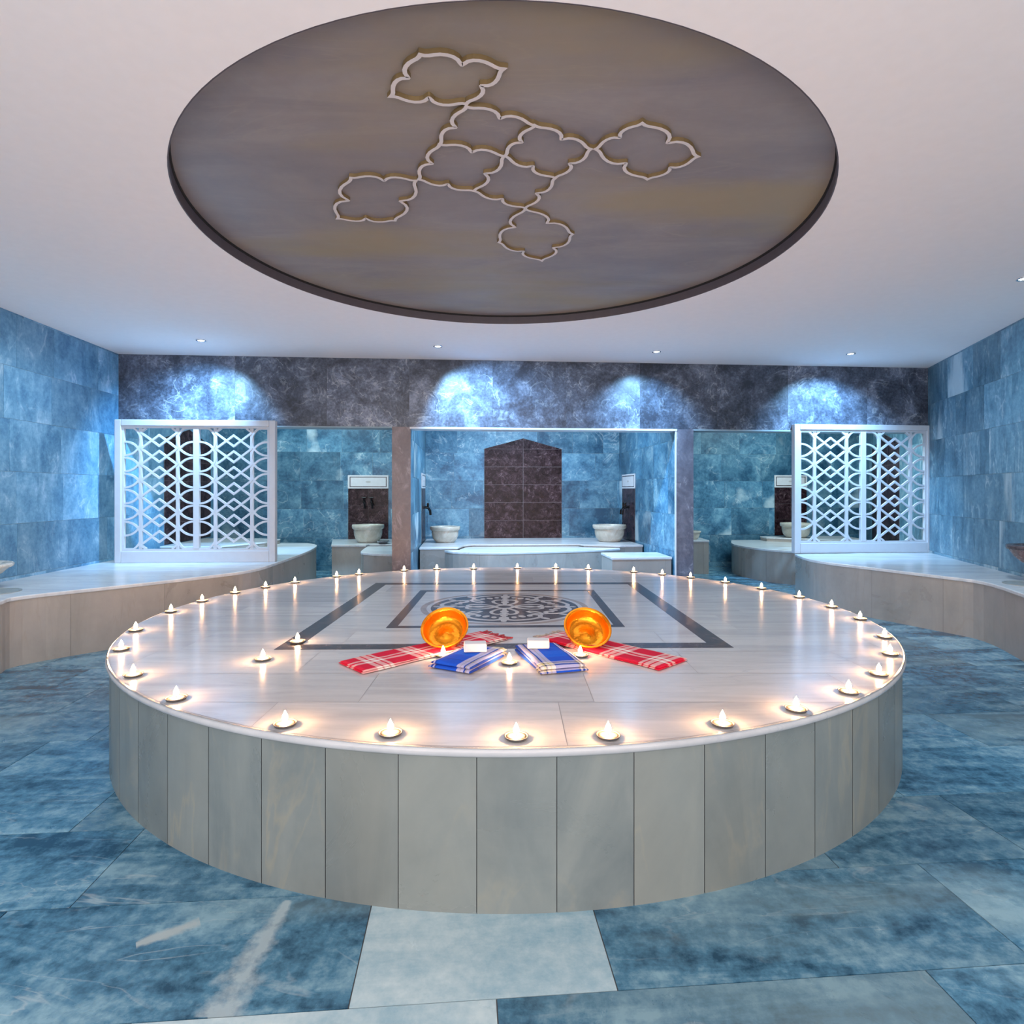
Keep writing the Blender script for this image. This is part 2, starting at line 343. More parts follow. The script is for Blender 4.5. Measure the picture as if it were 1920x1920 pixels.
def tiled_bm():
    bm = bmesh.new(); lay = bm.loops.layers.float_color.new('tile'); return bm, lay
ROWS = [.885+.425*k for k in range(-3, 5)]+[2.62]

# ------------------------------------------------------------------ room shell
# pale diagonal vein that crosses the slabs left of the pale one
def fl(px, py): Y = (EYE+.04)*F/(py-YH); return Vector(((px-CX)/F*Y, Y))
def floor_vein(mat, A, B, w0, w1, col):
    t = mat.node_tree; b = t.nodes['Principled BSDF']; src = b.inputs['Base Color'].links[0].from_socket
    tc = N(t, 'ShaderNodeTexCoord'); nz = N(t, 'ShaderNodeTexNoise'); t.links.new(tc.outputs['Object'], nz.inputs['Vector']); nz.inputs['Scale'].default_value = 7; nz.inputs['Detail'].default_value = 7; nz.inputs['Roughness'].default_value = .65
    sp = N(t, 'ShaderNodeSeparateXYZ'); t.links.new(tc.outputs['Object'], sp.inputs[0])
    d = (B-A); L = d.length; d = d/L
    al = math_(t, 'DIVIDE', math_(t, 'ADD', math_(t, 'MULTIPLY', sp.outputs[0], d.x), math_(t, 'ADD', math_(t, 'MULTIPLY', sp.outputs[1], d.y), -A.dot(d))), L)
    pe = math_(t, 'ABSOLUTE', math_(t, 'ADD', math_(t, 'MULTIPLY', sp.outputs[0], -d.y), math_(t, 'ADD', math_(t, 'MULTIPLY', sp.outputs[1], d.x), A.x*d.y-A.y*d.x)))
    wd = math_(t, 'ADD', w0, math_(t, 'MULTIPLY', al, w1-w0))
    q = math_(t, 'ADD', math_(t, 'SUBTRACT', 1.0, math_(t, 'DIVIDE', pe, math_(t, 'MAXIMUM', wd, .004))), math_(t, 'MULTIPLY', math_(t, 'SUBTRACT', nz.outputs[0], .5), 3.6))
    inside = math_(t, 'MULTIPLY', math_(t, 'LESS_THAN', al, 1.0), math_(t, 'GREATER_THAN', al, 0.0))
    m = math_(t, 'MULTIPLY', ramp(t, [(.1, (0, 0, 0)), (.75, (1, 1, 1))], q).outputs[0], math_(t, 'MULTIPLY', inside, .85))
    t.links.new(mix(t, 'MIX', m, src, col), b.inputs['Base Color'])
floor_vein(M_FLOOR, fl(415, 1908), fl(540, 1688), .085, .012, (.40, .48, .50))
floor_vein(M_FLOOR, fl(255, 1772), fl(375, 1728), .018, .03, (.42, .47, .46))
# floor (slabs follow the back wall's direction)
LIFT = .04; FZ = -LIFT; FK = (EYE+LIFT)/EYE     # the floor lies LIFT below z=0; everything is raised by LIFT at the end
def Ff(u, n, h): return Vector(((u*CU-n*SU)*FK, (u*SU+n*CU)*FK, h+FZ))
bm, lay = tiled_bm()
frows = [1.3426+.385*k for k in range(-8, 26)]
forced = {8: [(-1.25, -.26, .38), (-.26, .35, .97), (.35, 1.39, .30), (1.39, 2.0, .62)], 7: [(-1.6, -.72, .34), (-.72, .07, .95), (.07, 1.1, .12), (1.1, 1.8, .6)], 9: [(-1.9, -1.09, .5), (-1.09, .1, .25)]}
tiles(bm, lay, -7, 7.5, -1.7, 10.8, Ff, frows, .55, 1.1, random.Random(3), gap=.0015, proud=0.0, forced=forced)
box(bm, (-7, -1.8, -.08), (7.5, 10.8, -.0025), lambda x, y, z: Ff(x, y, z), mi=1)
struct('floor', bm, [M_FLOOR, M_GROUTD])

def wall(name, frame, d0, d1, z0, z1, mat, seed, rows=ROWS, wmin=.42, wmax=.66, thick=.12, holes=(), grout=None):
    """frame(d, m, z): m points into the room"""
    bm, lay = tiled_bm()
    tiles(bm, lay, d0, d1, z0, z1, lambda x, y, h: frame(x, h, y), rows, wmin, wmax, random.Random(seed))
    box(bm, (d0, -thick, z0), (d1, -.001, z1), lambda x, y, z: frame(x, y, z), mi=1)
    return struct(name, bm, [mat, grout or M_GROUT])
def Pb(d, m, z): return Pf(d, NB-m, z)
wall('wall_left', Pl, -7.9, NB+.15, FZ, CEIL, M_WALL, 11)
wall('wall_right', Pr, -7.4, NB+.15, FZ, CEIL, M_WALLR, 12)
UB0, UB1 = -.15, LW+1.1
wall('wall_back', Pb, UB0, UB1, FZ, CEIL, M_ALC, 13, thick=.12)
U1, U2, U3, U4 = u_at(735, 0), u_at(770, 0), u_at(1267, 0), u_at(1300, 0)
# lintel over the three openings
ZL = 1.855
bm, lay = tiled_bm()
tiles(bm, lay, -.1, LW+.02, ZL, CEIL, lambda x, y, h: Pf(x, -h, y), [ZL, CEIL], .8, .98, random.Random(5))
box(bm, (-.1, .001, ZL), (LW+.05, .21, CEIL), lambda x, y, z: Pf(x, y, z), mi=2)
struct('wall_lintel', bm, [M_LINT, M_GROUT, M_LINT])
# dividers between the alcoves with their piers
for nm, a, b, pm in (('trim_1', U1, U2, M_PIERL), ('trim_2', U3, U4, M_PIERR)):
    bm, lay = tiled_bm()
    for z0, z1 in ((FZ, .62), (.62, 1.24), (1.24, ZL)):
        tile_face(bm, lay, [(a, z0), (b, z0), (b, z1), (a, z1)], lambda x, y, h: Pf(x, -h-.004, y), .001, .002, .5, R)
    box(bm, (a, -.004, FZ), (b, .03, ZL), lambda x, y, z: Pf(x, y, z), mi=0)
    struct(nm, bm, [pm])
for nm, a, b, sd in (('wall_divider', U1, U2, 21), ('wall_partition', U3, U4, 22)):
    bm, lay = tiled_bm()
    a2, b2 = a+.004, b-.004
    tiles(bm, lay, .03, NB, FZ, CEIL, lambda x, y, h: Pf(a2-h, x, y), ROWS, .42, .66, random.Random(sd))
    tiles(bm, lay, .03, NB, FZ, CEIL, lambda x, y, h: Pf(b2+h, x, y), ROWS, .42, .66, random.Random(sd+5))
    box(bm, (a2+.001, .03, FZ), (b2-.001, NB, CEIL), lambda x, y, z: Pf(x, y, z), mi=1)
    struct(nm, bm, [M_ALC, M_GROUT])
# pale trims under the lintel and on the pier edge
bm = bmesh.new()
box(bm, (U2-.01, -.014, ZL-.022), (U3+.012, .2, ZL), lambda x, y, z: Pf(x, y, z))
struct('trim_3', bm, M_TRIM, bevel=.002)
bm = bmesh.new(); box(bm, (U3-.006, -.010, FZ), (U3+.006, .02, ZL-.022), lambda x, y, z: Pf(x, y, z)); struct('trim_4', bm, M_TRIM)
bm = bmesh.new(); box(bm, (.05, -.010, ZL-.014), (U1, .2, ZL), lambda x, y, z: Pf(x, y, z)); struct('trim_5', bm, M_GROUT)
bm = bmesh.new(); box(bm, (U4, -.010, ZL-.016), (LW-.02, .2, ZL), lambda x, y, z: Pf(x, y, z)); struct('trim_6', bm, M_GROUT)

# ceiling with the round recess
RC, RR, RH = (-.04, 3.449), 1.70, .072
bm = bmesh.new()
NS = 128
ring = [(RC[0]+RR*math.cos(2*math.pi*i/NS), RC[1]+RR*math.sin(2*math.pi*i/NS)) for i in range(NS)]
x0, x1, y0, y1 = -5.6, 7.0, -1.8, 11.0
def sq(i):
    a = 2*math.pi*i/NS; dx, dy = math.cos(a), math.sin(a)
    s = min((x1-RC[0])/dx if dx > 1e-9 else (x0-RC[0])/dx if dx < -1e-9 else 1e9, (y1-RC[1])/dy if dy > 1e-9 else (y0-RC[1])/dy if dy < -1e-9 else 1e9)
    return (RC[0]+dx*s, RC[1]+dy*s)
vi = [bm.verts.new((*p, CEIL)) for p in ring]; vo = [bm.verts.new((*sq(i), CEIL)) for i in range(NS)]
vt = [bm.verts.new((*p, CEIL+.3)) for p in ring]; vto = [bm.verts.new((*sq(i), CEIL+.3)) for i in range(NS)]
for i in range(NS):
    j = (i+1) % NS
    bm.faces.new((vi[i], vi[j], vo[j], vo[i])); bm.faces.new((vi[i], vt[i], vt[j], vi[j])); bm.faces.new((vt[i], vto[i], vto[j], vt[j])); bm.faces.new((vo[i], vo[j], vto[j], vto[i]))
corners = [(x0, y0), (x1, y0), (x1, y1), (x0, y1)]
struct('ceiling', bm, M_CEIL)
bm, lay = tiled_bm()
prism(bm, [(RC[0]+(RR+.01)*math.cos(2*math.pi*i/NS), RC[1]+(RR+.01)*math.sin(2*math.pi*i/NS)) for i in range(NS)], CEIL+RH, CEIL+RH+.05)
struct('ceiling_recess', bm, M_RECESS)
bm = bmesh.new()     # dark band round the recess; its black upper ribbon paints in the edge shade
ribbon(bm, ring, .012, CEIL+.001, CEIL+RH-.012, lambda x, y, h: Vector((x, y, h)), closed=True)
nf = len(bm.faces)
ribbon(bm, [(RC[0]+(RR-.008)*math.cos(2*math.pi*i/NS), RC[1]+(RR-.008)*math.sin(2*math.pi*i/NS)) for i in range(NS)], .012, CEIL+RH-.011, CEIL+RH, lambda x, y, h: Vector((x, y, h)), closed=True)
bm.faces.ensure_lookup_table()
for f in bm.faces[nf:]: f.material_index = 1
struct('trim_7', bm, [plain('recess_band', (.085, .068, .078), .6), plain('painted_gap_shade', (.012, .01, .01), .8)])

# relief of ogee quatrefoils hanging under the recess
ZR = CEIL+RH; ZS = ZR-.018
CELLS = [((733, 181), (787.7, 102.4), (944, 129.4), (874.4, 195)), ((874.4, 200), (1002.7, 235.3), (946, 293), (824, 271)),
         ((1002.7, 235.3), (1108, 280), (1041, 334.4), (946, 293)), ((824, 271), (946, 293), (889, 358.7), (785, 337)),
         ((946, 293), (1041, 334.4), (985, 391), (889, 358.7)), ((1116, 280), (1204, 231.5), (1309, 294.3), (1214, 337)),
         ((657.8, 333.6), (780, 339), (740.7, 414.5), (632.8, 410.7)), ((985, 392), (1074, 439.6), (1016, 489.7), (935, 455))]
HALF = [(0, 0), (.05, -.004), (.10, .008), (.16, .036), (.23, .06), (.31, .068), (.38, .056), (.44, .022), (.475, -.025), (.497, -.05)]
SIDE = HALF + [(1-s, t) for s, t in HALF[::-1]][:-1]
orn = thing('ceiling_ornament', 'ivory relief of eight linked pointed quatrefoils on the round ceiling recess', 'ornament', (0.1, 2.6, ZS))
for ci, cl in enumerate(CELLS):
    q = [Vector(unp(px, py, ZS)) for px, py in cl]
    cen = sum(q, Vector((0, 0)))/4
    pts = []
    for i in {1: (3, 0), 4: (1, 2)}.get(ci, (0, 1, 2, 3)):
        a, b = q[i], q[(i+1) % 4]; d = b-a; nn = Vector((d.y, -d.x))
        if nn.dot((a+b)/2-cen) < 0: nn = -nn
        for s, t in SIDE: p = a+d*s+nn*t; pts.append((p.x, p.y))
    if ci in (1, 4): pts.append(tuple(b))
    bm = bmesh.new()
    ribbon(bm, pts, .0165, ZS+.0002*ci, ZR, lambda x, y, h: Vector((x, y, h)), closed=ci not in (1, 4))
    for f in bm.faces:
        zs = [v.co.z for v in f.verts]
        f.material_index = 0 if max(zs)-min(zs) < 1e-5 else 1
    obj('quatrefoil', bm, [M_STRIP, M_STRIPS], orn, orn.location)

# brown arch panels (flat stone set in the walls)
def arch_panel(name, frame, d0, d1, z0, zs, zt, label, n=5, side=None):
    bm, lay = tiled_bm()
    mid = (d0+d1)/2; rows = [z0+(zs-z0)*k/n for k in range(n+1)]
    for k in range(n):
        for a, b in ((d0, mid), (mid, d1)):
            tile_face(bm, lay, [(a, rows[k]), (b, rows[k]), (b, rows[k+1]), (a, rows[k+1])], lambda x, y, h: frame(x, h+.006, y), .0025, .004, R.random(), R)
    tile_face(bm, lay, [(d0, zs), (mid, zs), (mid, zt)], lambda x, y, h: frame(x, h+.006, y), .0015, .004, .4, R)
    tile_face(bm, lay, [(mid, zs), (d1, zs), (mid, zt)], lambda x, y, h: frame(x, h+.006, y), .0015, .004, .6, R)
    poly = [(d0, z0), (d1, z0), (d1, zs), (mid, zt), (d0, zs)]
    A = [bm.verts.new(frame(x, .002, z)) for x, z in poly]; B = [bm.verts.new(frame(x, .008, z)) for x, z in poly]
    fs = [bm.faces.new(A), bm.faces.new(B)]+[bm.faces.new((A[i], A[(i+1) % 5], B[(i+1) % 5], B[i])) for i in range(5)]
    for f in fs: f.material_index = 1
    p = frame(mid, 0, z0)
    return tag(obj(name, bm, [M_BROWN, plain('brown_grout', (.20, .16, .17), .8)], org=p), label, 'wall panel', 'brown arched wall panels')
ua, ub = u_at(908, NB), u_at(1053, NB); YB = Pf((ua+ub)/2, NB, 0).y
arch_panel('arched_panel', Pb, ua, ub, .43, z_at(842, YB), z_at(822, YB), 'brown marble arched panel in the centre of the middle alcove back wall')
arch_panel('arched_panel', Pl, .945, 2.257, .50, 1.80, 1.965, 'brown marble arched panel seen behind the left lattice screen')
arch_panel('arched_panel', Pr, 1.0, 2.25, .39, 1.80, 1.965, 'brown marble arched panel seen behind the right lattice screen')

# basin panels: brown slab, framed white plaque above
def basin_panel(frame, d0, d1, z0, zm, zt, label, lab2):
    bm, lay = tiled_bm()
    k = 3
    for i in range(k):
        for a, b in ((d0, (d0+d1)/2), ((d0+d1)/2, d1)):
            za, zb = z0+(zm-z0)*i/k, z0+(zm-z0)*(i+1)/k
            tile_face(bm, lay, [(a, za), (b, za), (b, zb), (a, zb)], lambda x, y, h: frame(x, h+.006, y), .0012, .003, R.random(), R)
    box(bm, (d0, .002, z0), (d1, .008, zm), lambda x, y, z: frame(x, y, z), mi=1)
    p = frame((d0+d1)/2, 0, z0)
    tag(obj('basin_backsplash', bm, [M_BROWN, M_GROUTD], org=p), label, 'wall panel', 'brown panels behind the basins')
    p = frame((d0+d1)/2, 0, zm)
    t = thing('wall_plaque', lab2, 'plaque', p, group='white plaques above the basins')
    bm = bmesh.new(); box(bm, (d0-.005, .002, zm), (d1+.005, .012, zt), lambda x, y, z: frame(x, y, z)); obj('plate', bm, M_TRIM, t, p, bevel=.002)
    bm = bmesh.new(); e = .022; w = .012
    for a, b in (((d0+e, zm+e), (d1-e, zm+e+w)), ((d0+e, zt-e-w), (d1-e, zt-e)), ((d0+e, zm+e+w), (d0+e+w, zt-e-w)), ((d1-e-w, zm+e+w), (d1-e, zt-e-w))):
        box(bm, (a[0], .010, a[1]), (b[0], .0135, b[1]), lambda x, y, z: frame(x, y, z))
    tag(obj('border', bm, M_DARK, t, p), 'thin dark rectangular border')
    bm = bmesh.new(); c = (d0+d1)/2
    pts = [(c+.04*math.cos(2*math.pi*i/12), (zm+zt)/2+.014*math.sin(2*math.pi*i/12)) for i in range(12)]
    A = [bm.verts.new(frame(x, .0128, z)) for x, z in pts]; B = [bm.verts.new(frame(x, .010, z)) for x, z in pts]
    bm.faces.new(A)
    for i in range(12): bm.faces.new((A[i], A[(i+1) % 12], B[(i+1) % 12], B[i]))
    obj('emblem', bm, plain('faint_emblem', (.45, .43, .42), .5), t, p)
u0, u1 = u_at(653, NB), u_at(728, NB); Yb = Pf(u0, NB, 0).y
basin_panel(Pb, u0, u1, .43, z_at(916, Yb), z_at(891, Yb), 'brown panel behind the basin of the left alcove', 'white framed plaque above the basin in the left alcove')
u0, u1 = u_at(1452, NB), u_at(1512, NB); Yb = Pf(u0, NB, 0).y
basin_panel(Pb, u0, u1, .45, z_at(914, Yb), z_at(891, Yb), 'brown panel half hidden by the right lattice screen', 'white framed plaque half hidden by the right lattice screen')
# side walls of the middle alcove carry one each
def Pm_r(d, m, z): return Pf(U3+.004-m, d, z)
def Pm_l(d, m, z): return Pf(U2-.004+m, d, z)
basin_panel(Pm_r, 1.62, 2.30, .43, 1.19, 1.40, 'brown panel on the right side wall of the middle alcove', 'white plaque on the right side wall of the middle alcove')
basin_panel(Pm_l, 1.62, 2.30, .43, 1.19, 1.40, 'brown panel on the left side wall of the middle alcove', 'white plaque on the left side wall of the middle alcove')

# ------------------------------------------------------------------ benches
def inset(poly, d):
    n = len(poly); out = []; A = sum(poly[i][0]*poly[(i+1) % n][1]-poly[(i+1) % n][0]*poly[i][1] for i in range(n))
    s = 1 if A > 0 else -1
    for i in range(n):
        a, p, b = Vector(poly[i-1]), Vector(poly[i]), Vector(poly[(i+1) % n])
        d1, d2 = (p-a).normalized(), (b-p).normalized()
        n1, n2 = Vector((-d1.y, d1.x))*s, Vector((-d2.y, d2.x))*s
        m = (n1+n2); m = m/max(.35, m.dot(n1)) if m.length > 1e-6 else n1
        out.append((p.x+m.x*d, p.y+m.y*d))
    return out
def smooth_line(pts, k=6):
    out = []
    for i in range(len(pts)-1):
        p0, p1, p2, p3 = [Vector(pts[max(0, min(len(pts)-1, j))]) for j in (i-1, i, i+1, i+2)]
        for s in range(k):
            t = s/k
            q = .5*((2*p1)+(p2-p0)*t+(2*p0-5*p1+4*p2-p3)*t*t+(3*p1-p0-3*p2+p3)*t**3)
            out.append((q.x, q.y))
    out.append(tuple(pts[-1])); return out
def bench(name, label, poly, z0, zt, slab=.028, over=.008, face=M_FACE, top=M_BENCHTOP, panel=.62, cat='bench', group=None):
    cx = sum(p[0] for p in poly)/len(poly); cy = sum(p[1] for p in poly)/len(poly)
    t = thing(name, label, cat, (cx, cy, z0), group=group); org = (cx, cy, z0)
    bm, lay = tiled_bm(); ins = inset(poly, over); n = len(ins)
    # panelled side faces: walk the outline and start a new slab of stone every `panel` metres
    acc = 0; col = (R.random(), R.random(), R.random(), 1)
    for i in range(n):
        a, b = Vector(ins[i]), Vector(ins[(i+1) % n]); L = (b-a).length; s = 0
        while s < L-1e-6:
            e = min(L, s+panel-acc); g = .0015
            p, q = a+(b-a)*(s/L), a+(b-a)*(e/L)
            if e < L-1e-6: q = q-(b-a).normalized()*g
            v = [bm.verts.new((*p, z0)), bm.verts.new((*q, z0)), bm.verts.new((*q, zt-slab)), bm.verts.new((*p, zt-slab))]
            f = bm.faces.new(v)
            for l in f.loops: l[lay] = col
            acc += e-s; s = e
            if acc >= panel-1e-6: acc = 0; col = (R.random(), R.random(), R.random(), 1)
    prism(bm, inset(poly, over+.004), z0, zt-slab, mi=1)
    bmesh.ops.translate(bm, verts=bm.verts, vec=-Vector(org))
    me = bpy.data.meshes.new('base'); bm.to_mesh(me); bm.free(); me.materials.append(face); me.materials.append(M_GROUTD)
    o = bpy.data.objects.new('base', me); COL.objects.link(o); o.parent = t
    bm, lay = tiled_bm(); prism(bm, poly, zt-slab, zt); obj('bench_top', bm, top, t, org, bevel=.006)
    return t
ZB = .435
lw = lambda d: tuple(Pl(d, .004, 0).xy); rw = lambda d: tuple(Pr(d, .004, 0).xy)
left_front = smooth_line([(-2.95, 1.9), (-3.2, 3.0), (-3.315, 3.80), (-3.345, 4.056), (-2.93, 4.56), (-2.565, 5.03), (-2.367, 5.40), (-2.363, 5.95), (-2.42, 6.9), (-2.49, 7.43), (-2.60, 7.9), (-2.82, 8.2)], 4)
bench('marble_bench', 'long curved white topped marble bench under the left wall', left_front+[(-3.5, 8.25), lw(2.0), lw(-4.4)], FZ, ZB)
right_front = smooth_line([(3.22, 6.76), (3.14, 6.35), (3.17, 6.0), (3.40, 5.5), (3.62, 5.03), (3.73, 4.70), (3.557, 4.12), (3.2, 3.2), (2.7, 2.2), (2.3, 1.6)], 4)
bench('marble_bench', 'long curved white topped marble bench under the right wall', right_front+[rw(-5.4), rw(-.05)], FZ, ZB)
ZA = .39
ra = smooth_line([(3.42, 9.25), (3.19, 8.54), (3.29, 7.9), (3.55, 7.54), (4.0, 7.35)], 4)
bench('marble_bench', 'short curved marble bench just left of the right lattice screen', ra+[(4.95, 7.3), rw(.45), rw(2.2), (4.9, 9.30)], FZ, ZA, panel=.5)
# raised plinth on the left bench, behind the screen
bench('basin_plinth', 'low marble plinth on the left bench behind the lattice screen', [(-4.16, 7.0), (-3.46, 7.03), (-3.16, 7.6), (-3.16, 8.1), (-3.5, 8.2), (-4.26, 8.2)], ZB, .50, slab=.02, cat='plinth')
# left alcove corner
yb = lambda u: Pf(u, NB-.012, 0)
pb = [tuple(yb(u_at(621, NB)+.02).xy), tuple(yb(U1-.02).xy)]
bench('basin_plinth', 'square marble plinth carrying the basin of the left alcove', [(-2.43, 7.97), (-1.96, 7.97), (-1.94, 8.06), (tuple(Pf(U1-.012, 8.06-6.49, 0).xy)), pb[1], pb[0]], FZ, .43, cat='plinth')
dl = lambda n: tuple(Pf(U1-.012, n, 0).xy)
bench('marble_bench', 'small rounded marble bench in front of the left alcove basin', smooth_line([(-1.93, 7.92), (-1.84, 7.20), (-1.70, 7.03), (-1.5, 6.95), dl(.42)], 4)+[dl(1.45)], FZ, .415, panel=.4)
# middle alcove: low bench, raised U ledge and a seat block
zc = .40
ml = lambda n: tuple(Pf(U2+.012, n, 0).xy); mr = lambda n: tuple(Pf(U3-.012, n, 0).xy)
front = smooth_line([(-.86, 7.53), (-.664, 7.32), (-.15, 7.25), (.53, 7.41), (1.08, 7.58), (1.42, 7.79)], 4)
bench('marble_bench', 'low marble bench with bowed front in the middle alcove', front+[(1.42, 7.86), (.95, 7.97), (.90, 8.09), (-.53, 8.03), (-.63, 7.9), (-.68, 7.57)], FZ, zc, panel=.55)
bench('marble_ledge', 'raised U shaped marble ledge round the back of the middle alcove', [ml(1.05), (-.70, 7.60), (-.645, 7.93), (-.55, 8.05), (.92, 8.11), (.97, 8.0), (1.44, 7.88), mr(1.20), mr(NB-.012), ml(NB-.012)], FZ, .43, cat='ledge')
bench('marble_block_seat', 'square marble block seat at the right pier of the middle alcove', [tuple(Pf(u_at(1147, .08), .08, 0).xy), mr(.08), mr(.62), tuple(Pf(u_at(1147, .08), .62, 0).xy)], FZ, .395, slab=.03, cat='seat')
# right alcove pedestal box behind the right pier, plinth with basin
dr = lambda n: tuple(Pf(U4+.012, n, 0).xy)
bench('basin_plinth', 'tall pale marble plinth beside the right pier in the right alcove', [dr(1.75), (2.83, 8.5), (2.86, 8.98), dr(2.40)], FZ, .447, cat='plinth', panel=.8)
bench('basin_plinth', 'low marble plinth on the bench behind the right lattice screen', [(3.86, 9.24), (3.86, 9.0), (4.6, 8.55), (5.15, 8.6), (5.2, 9.3)], ZA, .45, slab=.02, cat='plinth')

# ------------------------------------------------------------------ basins and taps
def basin(name, label, x, y, z, r, h, mat=M_BASIN, group='white marble basins in the alcoves'):
    t = thing(name, label, 'basin', (x, y, z), group=group)
    bm = bmesh.new()
    lathe(bm, [(0, 0), (r*.60, 0), (r*.66, h*.05), (r*.79, h*.22), (r*.86, h*.42), (r*.885, h*.62), (r*.88, h*.74), (r*.86, h*.80), (r*.70, h*.80), (r*.66, h*.5), (r*.5, h*.22), (0, h*.16)], 48)
    obj('bowl', bm, mat, t, smooth=True)
    bm = bmesh.new()
    lathe(bm, [(r*.80, h*.735), (r*.93, h*.745), (r*.985, h*.80), (r, h*.87), (r, h*.97), (r*.98, h), (r*.80, h), (r*.76, h*.97), (r*.74, h*.80)], 48)
    obj('rim', bm, mat, t, smooth=True, bevel=0)
    return t
basin('marble_basin', 'white marble basin on the plinth of the left alcove', -2.03, 8.37, .43, .222, .25)
basin('marble_basin', 'white marble basin on the left end of the middle ledge', -.945, 8.38, .43, .212, .225)
basin('marble_basin', 'white marble basin on the right end of the middle ledge', 1.40, 8.52, .43, .24, .24)
basin('marble_basin', 'cream marble basin half hidden by the right lattice screen', 4.30, 8.98, .45, .225, .22)
basin('marble_basin', 'marble basin mostly hidden behind the right pier', 2.63, 8.74, .447, .15, .12)
def taps(frame, d, z, label, gap=.11):
    p = frame(d, 0, z)
    t = thing('tap_pair', label, 'tap', p, group='black taps over the basins')
    for s in (-1, 1):
        bm = bmesh.new()
        x = d+s*gap/2
        tube(bm, [frame(x, .002, z), frame(x, .04, z), frame(x, .075, z-.01), frame(x+.015, .10, z-.05), frame(x+.02, .105, z-.11)], [.022, .016, .015, .014, .013])
        tube(bm, [frame(x, .07, z), frame(x, .07, z+.05)], [.011, .013])
        tube(bm, [frame(x-.03, .07, z+.055), frame(x+.03, .07, z+.055)], .010)
        obj('tap', bm, M_BLACK, t, p)
    return t
uu = (u_at(653, NB)+u_at(728, NB))/2
taps(Pb, uu, 1.0, 'pair of black taps above the left alcove basin')
taps(Pm_r, 1.96, .92, 'black taps on the right side wall of the middle alcove')
taps(Pm_l, 1.96, .92, 'black taps on the left side wall of the middle alcove')
# small dish by the left alcove basin
bm = bmesh.new(); lathe(bm, [(0, .0), (.05, 0), (.085, .04), (.09, .042), (.082, .042), (.05, .008), (0, .006)], 32)
tag(obj('shallow_dish', bm, M_CHROME, org=(0, 0, 0), smooth=True), 'small shallow dish beside the foot of the left alcove basin', 'dish').location = (-1.77, 8.13, .43)
# wall basins cut off by the picture's sides
def wall_basin(frame, d, z, r, h, mat, label, rimmat):
    p = frame(d, 0, z); t = thing('wall_basin', label, 'basin', p)
    prof = [(.30, 0), (.55, .12), (.78, .42), (.92, .74), (.96, .80)]
    def half(bm, pr):
        n = 24; rings = [[bm.verts.new(frame(d+rr*r*math.cos(math.pi*i/n), .006+rr*r*math.sin(math.pi*i/n), z+zz*h)) for i in range(n+1)] for rr, zz in pr]
        for a, b in zip(rings, rings[1:]):
            for i in range(n): bm.faces.new((a[i], a[i+1], b[i+1], b[i]))
        return rings
    bm = bmesh.new(); rg = half(bm, prof); bm.faces.new(rg[0]); obj('bowl', bm, mat, t, p, smooth=True)
    bm = bmesh.new(); half(bm, [(.90, .80), (1.0, .80), (1.02, .92), (1.0, 1), (.8, 1), (.72, .8), (.5, .5), (.2, .35), (.001, .34)]); obj('rim', bm, rimmat, t, p, smooth=True)
wall_basin(Pr, -2.40, .56, .22, .16, M_REDM, 'red marble wall basin cut off by the right picture edge', M_DARK)
wall_basin(Pl, -1.98, .485, .30, .13, M_BASIN, 'cream marble wall basin cut off by the left picture edge', M_BASIN)
for x, y, lb in ((3.97, 4.54, 'grey round drain plate on the right bench'), (-3.68, 4.19, 'grey round drain plate on the left bench')):
    bm = bmesh.new(); lathe(bm, [(0, 0), (.17, 0), (.17, .006), (.155, .008), (.15, .004), (0, .003)], 40)
    tag(obj('drain_plate', bm, M_GREY), lb, 'drain plate', 'round drain plates on the benches').location = (x, y, ZB)

